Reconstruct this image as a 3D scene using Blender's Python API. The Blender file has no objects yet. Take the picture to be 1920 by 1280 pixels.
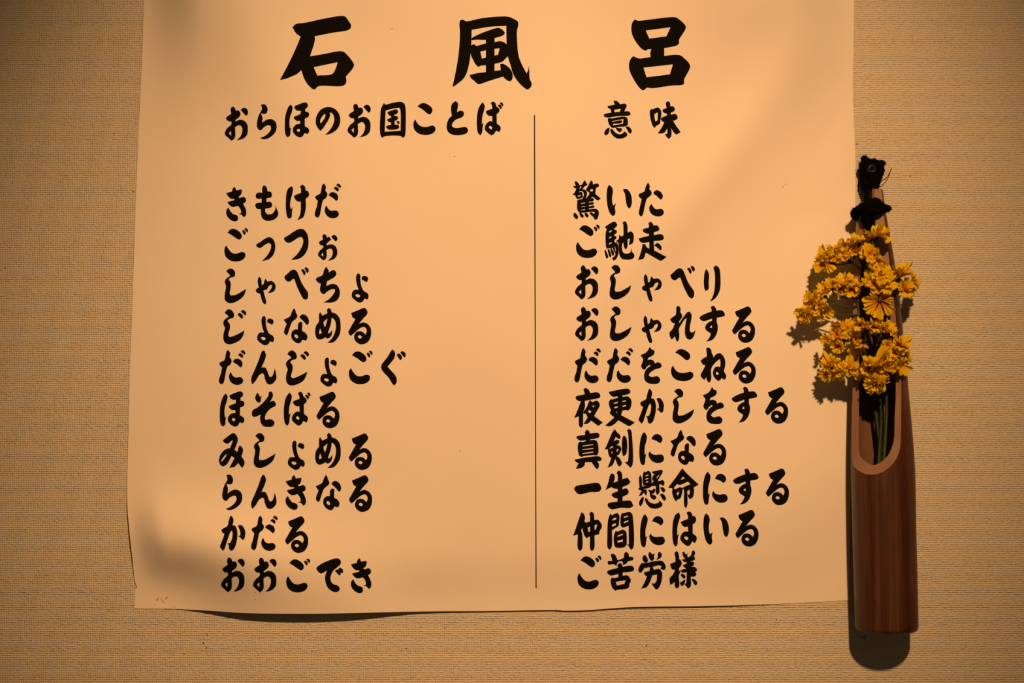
import bpy, bmesh, math, random
from mathutils import Vector, Matrix, noise
from mathutils.geometry import delaunay_2d_cdt

# ------------------------------------------------------------------ camera, world, light, exposure
S = 0.00045                     # metres per photo pixel on the wall
F = 3000.0                      # focal length in pixels of a 1920 wide frame
TILT = math.radians(3.2)
FWD = Vector((0, math.cos(TILT), math.sin(TILT)))
UP = Vector((0, -math.sin(TILT), math.cos(TILT)))
CAM = Vector((0, 0, 1.5)) - FWD * (F * S)
scn = bpy.context.scene
col = scn.collection
cd = bpy.data.cameras.new('camera')
cd.sensor_width = 36.0
cd.lens = 36.0 * F / 1920.0
cam = bpy.data.objects.new('camera', cd)
cam.location = CAM
cam.rotation_euler = (math.pi / 2 + TILT, 0, 0)
col.objects.link(cam)
scn.camera = cam

def at(px, py, h=0.0):
    """point h pixels in front of the wall seen at photo pixel (px,py)"""
    d = FWD + Vector((1, 0, 0)) * ((px - 960) / F) - UP * ((py - 640) / F)
    t = (-h * S - CAM.y) / d.y
    return CAM + d * t

world = bpy.data.worlds.new('world')
scn.world = world
world.use_nodes = True
bg = world.node_tree.nodes['Background']
bg.inputs[0].default_value = (1.0, 0.60, 0.26, 1)
bg.inputs[1].default_value = 0.050

ld = bpy.data.lights.new('ceiling_spotlight', 'SPOT')
ld.energy = 214
ld.color = (1.0, 0.50, 0.185)
ld.shadow_soft_size = 0.045
ld.spot_size = math.radians(33.2)
ld.spot_blend = 1.0
lamp = bpy.data.objects.new('ceiling_spotlight', ld)
LP = at(1640, -1650, 0) + Vector((0, -4000 * S, 0))
lamp.location = LP
aim = at(1000, 655, 0)
lamp.rotation_euler = (aim - LP).to_track_quat('-Z', 'Y').to_euler()
col.objects.link(lamp)

scn.view_settings.view_transform = 'Standard'
scn.view_settings.look = 'None'
scn.view_settings.exposure = 0.0
scn.view_settings.gamma = 1.0
scn.view_settings.use_curve_mapping = False

# ------------------------------------------------------------------ helpers
def link(name, me, mat=None, parent=None):
    o = bpy.data.objects.new(name, me)
    col.objects.link(o)
    if mat:
        me.materials.append(mat)
    if parent:
        o.parent = parent
        o.matrix_parent_inverse = Matrix.Translation(-parent.location) if parent.type == 'EMPTY' else Matrix()
    return o

def mesh(verts, faces, smooth=True):
    me = bpy.data.meshes.new('m')
    me.from_pydata([tuple(v) for v in verts], [], faces)
    if smooth:
        me.polygons.foreach_set('use_smooth', [True] * len(me.polygons))
    me.update()
    return me

def thing(name, label, cat, loc, group=None):
    o = bpy.data.objects.new(name, None)
    o.empty_display_size = 0.02
    o.location = loc
    col.objects.link(o)
    o['label'] = label
    o['category'] = cat
    if group:
        o['group'] = group
    return o

def lerp_table(tab, x):
    if x <= tab[0][0]:
        return tab[0][1]
    for (a, va), (b, vb) in zip(tab, tab[1:]):
        if x <= b:
            t = (x - a) / (b - a)
            return va + (vb - va) * t
    return tab[-1][1]

def smooth_table(tab, x):
    n = len(tab)
    if x <= tab[0][0]:
        return tab[0][1]
    if x >= tab[-1][0]:
        return tab[-1][1]
    for i in range(n - 1):
        if x <= tab[i + 1][0]:
            x0, y0 = tab[i]
            x1, y1 = tab[i + 1]
            m0 = (y1 - tab[i - 1][1]) / (x1 - tab[i - 1][0]) if i else (y1 - y0) / (x1 - x0)
            m1 = (tab[i + 2][1] - y0) / (tab[i + 2][0] - x0) if i + 2 < n else (y1 - y0) / (x1 - x0)
            d = x1 - x0
            t = (x - x0) / d
            return ((2*t**3 - 3*t*t + 1) * y0 + (t**3 - 2*t*t + t) * d * m0
                    + (-2*t**3 + 3*t*t) * y1 + (t**3 - t*t) * d * m1)

class NT:
    def __init__(self, name):
        self.m = bpy.data.materials.new(name)
        self.m.use_nodes = True
        self.t = self.m.node_tree
        self.b = self.t.nodes['Principled BSDF']
    def n(self, kind, **kw):
        nd = self.t.nodes.new(kind)
        for k, v in kw.items():
            setattr(nd, k, v)
        return nd
    def l(self, a, b):
        self.t.links.new(a, b)
    def math(self, op, a, b=None, c=None):
        nd = self.n('ShaderNodeMath', operation=op)
        for i, v in enumerate((a, b, c)):
            if v is None:
                continue
            if isinstance(v, (int, float)):
                nd.inputs[i].default_value = v
            else:
                self.l(v, nd.inputs[i])
        return nd.outputs[0]
    def noise(self, vec, scale, detail=2, rough=0.5):
        nd = self.n('ShaderNodeTexNoise')
        nd.inputs['Scale'].default_value = scale
        nd.inputs['Detail'].default_value = detail
        nd.inputs['Roughness'].default_value = rough
        self.l(vec, nd.inputs['Vector'])
        return nd.outputs['Fac']
    def mapping(self, vec, scale):
        nd = self.n('ShaderNodeMapping')
        nd.inputs['Scale'].default_value = scale
        self.l(vec, nd.inputs['Vector'])
        return nd.outputs[0]
    def ramp(self, fac, stops):
        nd = self.n('ShaderNodeValToRGB')
        e = nd.color_ramp.elements
        while len(e) < len(stops):
            e.new(0.5)
        for i, (p, c) in enumerate(stops):
            e[i].position = p
            e[i].color = (*c, 1)
        self.l(fac, nd.inputs[0])
        return nd.outputs[0]

# ------------------------------------------------------------------ materials
def mat_wall():
    M = NT('woven_wallpaper')
    co = M.n('ShaderNodeTexCoord').outputs['Object']
    warp = M.n('ShaderNodeTexNoise')
    warp.inputs['Scale'].default_value = 90
    warp.inputs['Detail'].default_value = 3
    M.l(co, warp.inputs['Vector'])
    sep = M.n('ShaderNodeSeparateXYZ'); M.l(co, sep.inputs[0])
    wsep = M.n('ShaderNodeSeparateColor'); M.l(warp.outputs['Color'], wsep.inputs[0])
    x = M.math('ADD', sep.outputs[0], M.math('MULTIPLY', wsep.outputs[0], 0.0016))
    z = M.math('ADD', sep.outputs[2], M.math('MULTIPLY', wsep.outputs[1], 0.0013))
    rows = M.math('SINE', M.math('MULTIPLY', z, 2 * math.pi / 0.00180))
    cols = M.math('SINE', M.math('MULTIPLY', x, 2 * math.pi / 0.00150))
    mk = M.noise(M.mapping(co, (340, 340, 560)), 1.0, 1)
    mk2 = M.noise(M.mapping(co, (560, 560, 300)), 1.0, 1)
    a = M.math('MULTIPLY', M.math('MULTIPLY_ADD', rows, 0.5, 0.5), M.math('MULTIPLY_ADD', mk, 2.6, -0.55))
    b = M.math('MULTIPLY', M.math('MULTIPLY_ADD', cols, 0.5, 0.5), M.math('MULTIPLY_ADD', mk2, 1.7, -0.25))
    hgt = M.math('ADD', a, M.math('MULTIPLY', b, 1.0))
    hgt = M.math('ADD', hgt, M.math('MULTIPLY', M.noise(co, 700, 2), 1.1))
    bump = M.n('ShaderNodeBump')
    bump.inputs['Strength'].default_value = 1.0
    bump.inputs['Distance'].default_value = 0.00044
    M.l(hgt, bump.inputs['Height'])
    M.l(bump.outputs[0], M.b.inputs['Normal'])
    cc = M.ramp(M.math('MULTIPLY_ADD', hgt, 0.20, 0.28),
                [(0.0, (0.39, 0.37, 0.34)), (0.5, (0.64, 0.63, 0.59)), (1.0, (0.84, 0.82, 0.76))])
    M.l(cc, M.b.inputs['Base Color'])
    M.b.inputs['Roughness'].default_value = 0.75
    M.b.inputs['Specular IOR Level'].default_value = 0.2
    return M.m

def mat_paper():
    M = NT('plotter_paper')
    co = M.n('ShaderNodeTexCoord').outputs['Object']
    f = M.noise(co, 7, 3)
    f2 = M.noise(co, 2600, 2)
    c = M.ramp(M.math('ADD', M.math('MULTIPLY', f, 0.8), M.math('MULTIPLY', f2, 0.2)),
               [(0.3, (0.775, 0.765, 0.785)), (0.7, (0.825, 0.81, 0.82))])
    M.l(c, M.b.inputs['Base Color'])
    bump = M.n('ShaderNodeBump')
    bump.inputs['Strength'].default_value = 0.25
    bump.inputs['Distance'].default_value = 0.0025
    M.l(M.noise(M.mapping(co, (14, 14, 9)), 1.0, 3), bump.inputs['Height'])
    M.l(bump.outputs[0], M.b.inputs['Normal'])
    M.b.inputs['Roughness'].default_value = 0.62
    M.b.inputs['Specular IOR Level'].default_value = 0.25
    return M.m

def mat_plain(name, c, rough=0.6, spec=0.4, metal=0.0):
    M = NT(name)
    co = M.n('ShaderNodeTexCoord').outputs['Object']
    f = M.noise(co, 400, 2)
    M.l(M.ramp(f, [(0.3, tuple(v * 0.85 for v in c)), (0.7, tuple(min(1, v * 1.15) for v in c))]), M.b.inputs['Base Color'])
    M.b.inputs['Roughness'].default_value = rough
    M.b.inputs['Specular IOR Level'].default_value = spec
    M.b.inputs['Metallic'].default_value = metal
    return M.m

def mat_bamboo(name, stops, rough, streak=1.0):
    M = NT(name)
    co = M.n('ShaderNodeTexCoord').outputs['Object']
    fine = M.noise(M.mapping(co, (1500, 1500, 14)), 1.0, 3, 0.6)
    broad = M.noise(M.mapping(co, (130, 130, 3.0)), 1.0, 3, 0.55)
    blot = M.noise(M.mapping(co, (45, 45, 14)), 1.0, 4, 0.6)
    f = M.math('ADD', M.math('MULTIPLY', fine, 0.30), M.math('ADD', M.math('MULTIPLY', broad, 0.5), M.math('MULTIPLY', blot, 0.2)))
    M.l(M.ramp(f, stops), M.b.inputs['Base Color'])
    bump = M.n('ShaderNodeBump')
    bump.inputs['Strength'].default_value = 0.25
    bump.inputs['Distance'].default_value = 0.0003
    M.l(f, bump.inputs['Height'])
    M.l(bump.outputs[0], M.b.inputs['Normal'])
    M.b.inputs['Roughness'].default_value = rough
    M.b.inputs['Specular IOR Level'].default_value = 0.35
    return M.m

def mat_petal():
    M = NT('yellow_petal')
    at_ = M.n('ShaderNodeAttribute', attribute_name='reach')
    co = M.n('ShaderNodeTexCoord').outputs['Object']
    nz = M.noise(co, 260, 2)
    f = M.math('ADD', at_.outputs['Fac'], M.math('MULTIPLY_ADD', nz, 0.3, -0.15))
    c = M.ramp(f, [(0.0, (0.50, 0.10, 0.003)), (0.30, (0.74, 0.34, 0.004)), (0.55, (0.77, 0.53, 0.006)), (1.0, (0.78, 0.64, 0.010))])
    M.l(c, M.b.inputs['Base Color'])
    M.b.inputs['Roughness'].default_value = 0.65
    M.b.inputs['Specular IOR Level'].default_value = 0.2
    tr = M.n('ShaderNodeBsdfTranslucent')
    M.l(c, tr.inputs['Color'])
    mx = M.n('ShaderNodeMixShader')
    mx.inputs[0].default_value = 0.30
    M.l(M.b.outputs[0], mx.inputs[1]); M.l(tr.outputs[0], mx.inputs[2])
    M.l(mx.outputs[0], M.t.nodes['Material Output'].inputs['Surface'])
    return M.m

WALL = mat_wall()
PAPER = mat_paper()
INK = mat_plain('black_print', (0.0045, 0.0045, 0.0045), 0.75, 0.04)
BAMBOO = mat_bamboo('dark_bamboo_skin', [(0.36, (0.034, 0.012, 0.009)), (0.50, (0.062, 0.024, 0.016)), (0.64, (0.135, 0.058, 0.033))], 0.42)
BAMBOO_IN = mat_bamboo('bamboo_inside', [(0.3, (0.10, 0.05, 0.035)), (0.7, (0.20, 0.115, 0.075))], 0.7)
RIM = mat_bamboo('cut_bamboo', [(0.3, (0.19, 0.115, 0.085)), (0.7, (0.29, 0.18, 0.13))], 0.6)
PETAL = mat_petal()
STEM = mat_plain('dark_green_stem', (0.022, 0.045, 0.022), 0.5, 0.4)
CORDM = mat_plain('black_wool_cord', (0.0035, 0.0035, 0.003), 1.0, 0.0)
SCREWM = mat_plain('dark_metal_screw', (0.012, 0.010, 0.010), 0.34, 0.4, 0.3)
SPECK = mat_plain('dark_speck', (0.05, 0.035, 0.03), 0.8, 0.1)
RUST = mat_plain('rust_mark', (0.62, 0.33, 0.16), 0.8, 0.1)

# ------------------------------------------------------------------ the wall
def build_wall():
    a = at(-900, 640, 0).x; b = at(2800, 640, 0).x
    z0, z1 = 0.55, 2.45
    vs = [(a, 0, z0), (b, 0, z0), (b, 0, z1), (a, 0, z1), (a, 0.06, z0), (b, 0.06, z0), (b, 0.06, z1), (a, 0.06, z1)]
    fs = [(0, 1, 2, 3), (5, 4, 7, 6), (0, 4, 5, 1), (3, 2, 6, 7), (1, 5, 6, 2), (0, 3, 7, 4)]
    o = link('wall_back', mesh(vs, fs, False), WALL)
    o['kind'] = 'structure'
    return o
wall = build_wall()

# small dark specks stuck in the weave of the wallpaper
random.seed(5)
SPOTS = [(388,1190,1.2),(381,1205,1.4),(387,1214,1.2),(345,1226,1.2),(585,1221,1.0),(617,1235,1.0),(834,1177,1.2),(869,1157,1.0),(213,250,1.4),
         (250,359,1.4),(141,551,1.0),(9,502,1.4),(1607,270,1.6),(1707,330,1.2),(1456,1161,1.2),(1212,1210,1.3),(1209,1236,1.3),(1614,1193,1.4),
         (1620,1196,1.5),(1622,1193,1.2),(188,380,1.0),(23,343,1.0),(762,1215,1.0),(1380,1188,1.0),(430,1156,1.1),(1820,420,1.0),(1850,980,1.0)]
vs, fs = [], []
for (px, py, r) in SPOTS:
    c = at(px, py, 0.6); k = len(vs)
    ph = random.random() * 6
    for i in range(7):
        rr = r * S * random.uniform(0.7, 1.25)
        vs.append((c.x + rr * math.cos(ph + i * 0.898), c.y + 0.0001, c.z + rr * math.sin(ph + i * 0.898)))
    vs.append((c.x, c.y - 0.0003, c.z))
    for i in range(7):
        fs.append((k + i, k + (i + 1) % 7, k + 7))
sp = link('speck', mesh(vs, fs), SPECK, wall)
sp['kind'] = 'stuff'

# ------------------------------------------------------------------ the poster's shape
LEFT = [(-260, 284), (0, 270), (90, 267), (200, 262), (300, 257.5), (400, 253.5), (500, 250.5), (600, 247), (700, 243), (800, 241), (900, 238.5),
        (950, 239), (1000, 243), (1050, 248.5), (1090, 252), (1150, 252)]
RIGHT = [(-260, 1600), (0, 1601), (100, 1600), (170, 1599), (250, 1602), (330, 1604), (600, 1600), (1000, 1594), (1130, 1592)]
BOTTOM = [(252, 1140), (300, 1140.5), (345, 1142), (400, 1145), (450, 1148.5), (520, 1150), (600, 1150), (680, 1148.5), (760, 1146.5), (830, 1145.5),
          (930, 1145), (1045, 1143), (1055, 1144.5), (1100, 1143.5), (1180, 1138), (1300, 1136), (1400, 1134), (1500, 1130), (1600, 1124.5)]
TOPY = -230

def sstep(a, b, x):
    t = max(0.0, min(1.0, (x - a) / (b - a)))
    return t * t * (3 - 2 * t)

def gs(x, y, cx, cy, sx, sy, ang=0.0):
    c, s = math.cos(math.radians(ang)), math.sin(math.radians(ang))
    u = (x - cx) * c + (y - cy) * s
    v = -(x - cx) * s + (y - cy) * c
    return math.exp(-0.5 * ((u / sx) ** 2 + (v / sy) ** 2))

def hgt(x, y):
    """distance of the paper from the wall, in pixels"""
    e = sstep(0, 260, x - lerp_table(LEFT, y)) * sstep(0, 240, lerp_table(RIGHT, y) - x)
    h = 4.0 + 10.0 * e
    # bulge above the pinned lower left corner
    h += 50 * gs(x, y, 350, 1030, 150, 58, 10) * (0.25 + 0.75 * sstep(0, 65, x - lerp_table(LEFT, y))) 
    h += 8 * gs(x, y, 560, 1090, 170, 90)
    # soft buckles
    h += 17 * gs(x, y, 1325, 325, 42, 240, 38)
    h -= 8 * gs(x, y, 1450, 420, 60, 230, 38)
    h += 7 * gs(x, y, 470, 60, 60, 220, -22)
    h += 5 * gs(x, y, 600, 230, 60, 170, -35)
    h += 5 * gs(x, y, 1500, 960, 110, 70, -30)
    h += 5 * gs(x, y, 760, -40, 170, 90)
    h += 75 * gs(x, y, 1480, -90, 170, 140) * sstep(0, 130, lerp_table(RIGHT, y) - x)
    h += 62 * gs(x, y, 330, -90, 150, 145) * sstep(0, 110, x - lerp_table(LEFT, y))
    h += 2.5 * math.sin(x / 95.0 + 0.6) * sstep(850, 1150, y)
    h *= 1.0 - 0.95 * gs(x, y, 300, 1135, 80, 60)          # pinned corner
    h *= 1.0 - 0.75 * gs(x, y, 1600, 1130, 150, 90)
    h *= 1.0 - 0.62 * sstep(640, 820, x) * sstep(1030, 1135, y)
    return max(1.0, h)

def build_paper():
    rows = []
    nx, ny = 170, 176
    vs, fs = [], []
    for j in range(ny + 1):
        v = j / ny
        for i in range(nx + 1):
            u = i / nx
            y = TOPY + (1141 - TOPY) * v
            xl, xr = smooth_table(LEFT, y), smooth_table(RIGHT, y)
            x = xl + (xr - xl) * u
            yb = smooth_table(BOTTOM, x)
            y = TOPY + (yb - TOPY) * v
            xl = smooth_table(LEFT, y)
            if 1088 < y < 1112 and u < 0.02:                # small torn notch
                xl += 5 * math.exp(-((y - 1099) / 6.0) ** 2) * (1 - u / 0.02)
            x = xl + (smooth_table(RIGHT, y) - xl) * u
            vs.append(at(x, y, hgt(x, y)))
    n = nx + 1
    for j in range(ny):
        for i in range(nx):
            a = j * n + i
            fs.append((a, a + n, a + n + 1, a + 1))
    return mesh(vs, fs)

poster = thing('poster', 'large white paper poster pinned to the wall, printed with black brush-style Japanese words', 'poster', at(925, 640, 0))
paper = link('paper', build_paper(), PAPER, poster)
sol = paper.modifiers.new('thickness', 'SOLIDIFY')
sol.thickness = 0.00022
sol.offset = -1.0
es_ = paper.modifiers.new('crisp_edge', 'EDGE_SPLIT')
es_.split_angle = math.radians(50)
INK_LIFT = 0.65

# divider line
vs, fs = [], []
N = 90
for i in range(N + 1):
    y = 215.5 + (1102.5 - 215.5) * i / N
    x = 1002.2 + 3.0 * i / N
    for s in (-1, 1):
        vs.append(at(x + s * 0.95, y, hgt(x, y) + INK_LIFT))
    if i:
        k = len(vs) - 4
        fs.append((k, k + 2, k + 3, k + 1))
link('divider_line', mesh(vs, fs), INK, poster)

# rust marks left by old pins and little print specks
def blob(cx, cy, rx, ry, ang, n=10, seed=0):
    rnd = random.Random(seed)
    c, s = math.cos(math.radians(ang)), math.sin(math.radians(ang))
    pts = []
    for i in range(n):
        a = 2 * math.pi * i / n
        k = rnd.uniform(0.8, 1.15)
        u, v = rx * k * math.cos(a), ry * k * math.sin(a)
        pts.append((cx + u * c - v * s, cy + u * s + v * c))
    return pts
vs, fs = [], []
for q, (cx, cy, rx, ry, an) in enumerate([(295, 1123, 3.4, 1.8, -60), (306, 1127, 5.2, 0.9, 52), (312, 1120.5, 3.2, 1.6, -60), (302, 1121, 2.5, 0.7, 70), (327, 1137, 2, 0.7, 80)]):
    k = len(vs)
    for (x, y) in blob(cx, cy, rx, ry, an, seed=q):
        vs.append(at(x, y, hgt(x, y) + INK_LIFT))
    fs.append(tuple(range(k, k + 10)))
link('rust_mark', mesh(vs, fs), RUST, poster)
vs, fs = [], []
for q, (cx, cy) in enumerate([(478, 1110), (488, 1111.5), (479.5, 1123), (1468, 350), (1473, 345), (735, 54), (852, 293), (862, 845)]):
    k = len(vs)
    for (x, y) in blob(cx, cy, 0.9, 0.7, 0, 6, q):
        vs.append(at(x, y, hgt(x, y) + INK_LIFT))
    fs.append(tuple(range(k, k + 6)))
pk = link('print_speck', mesh(vs, fs), SPECK, poster)
pk['kind'] = 'stuff'

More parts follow.
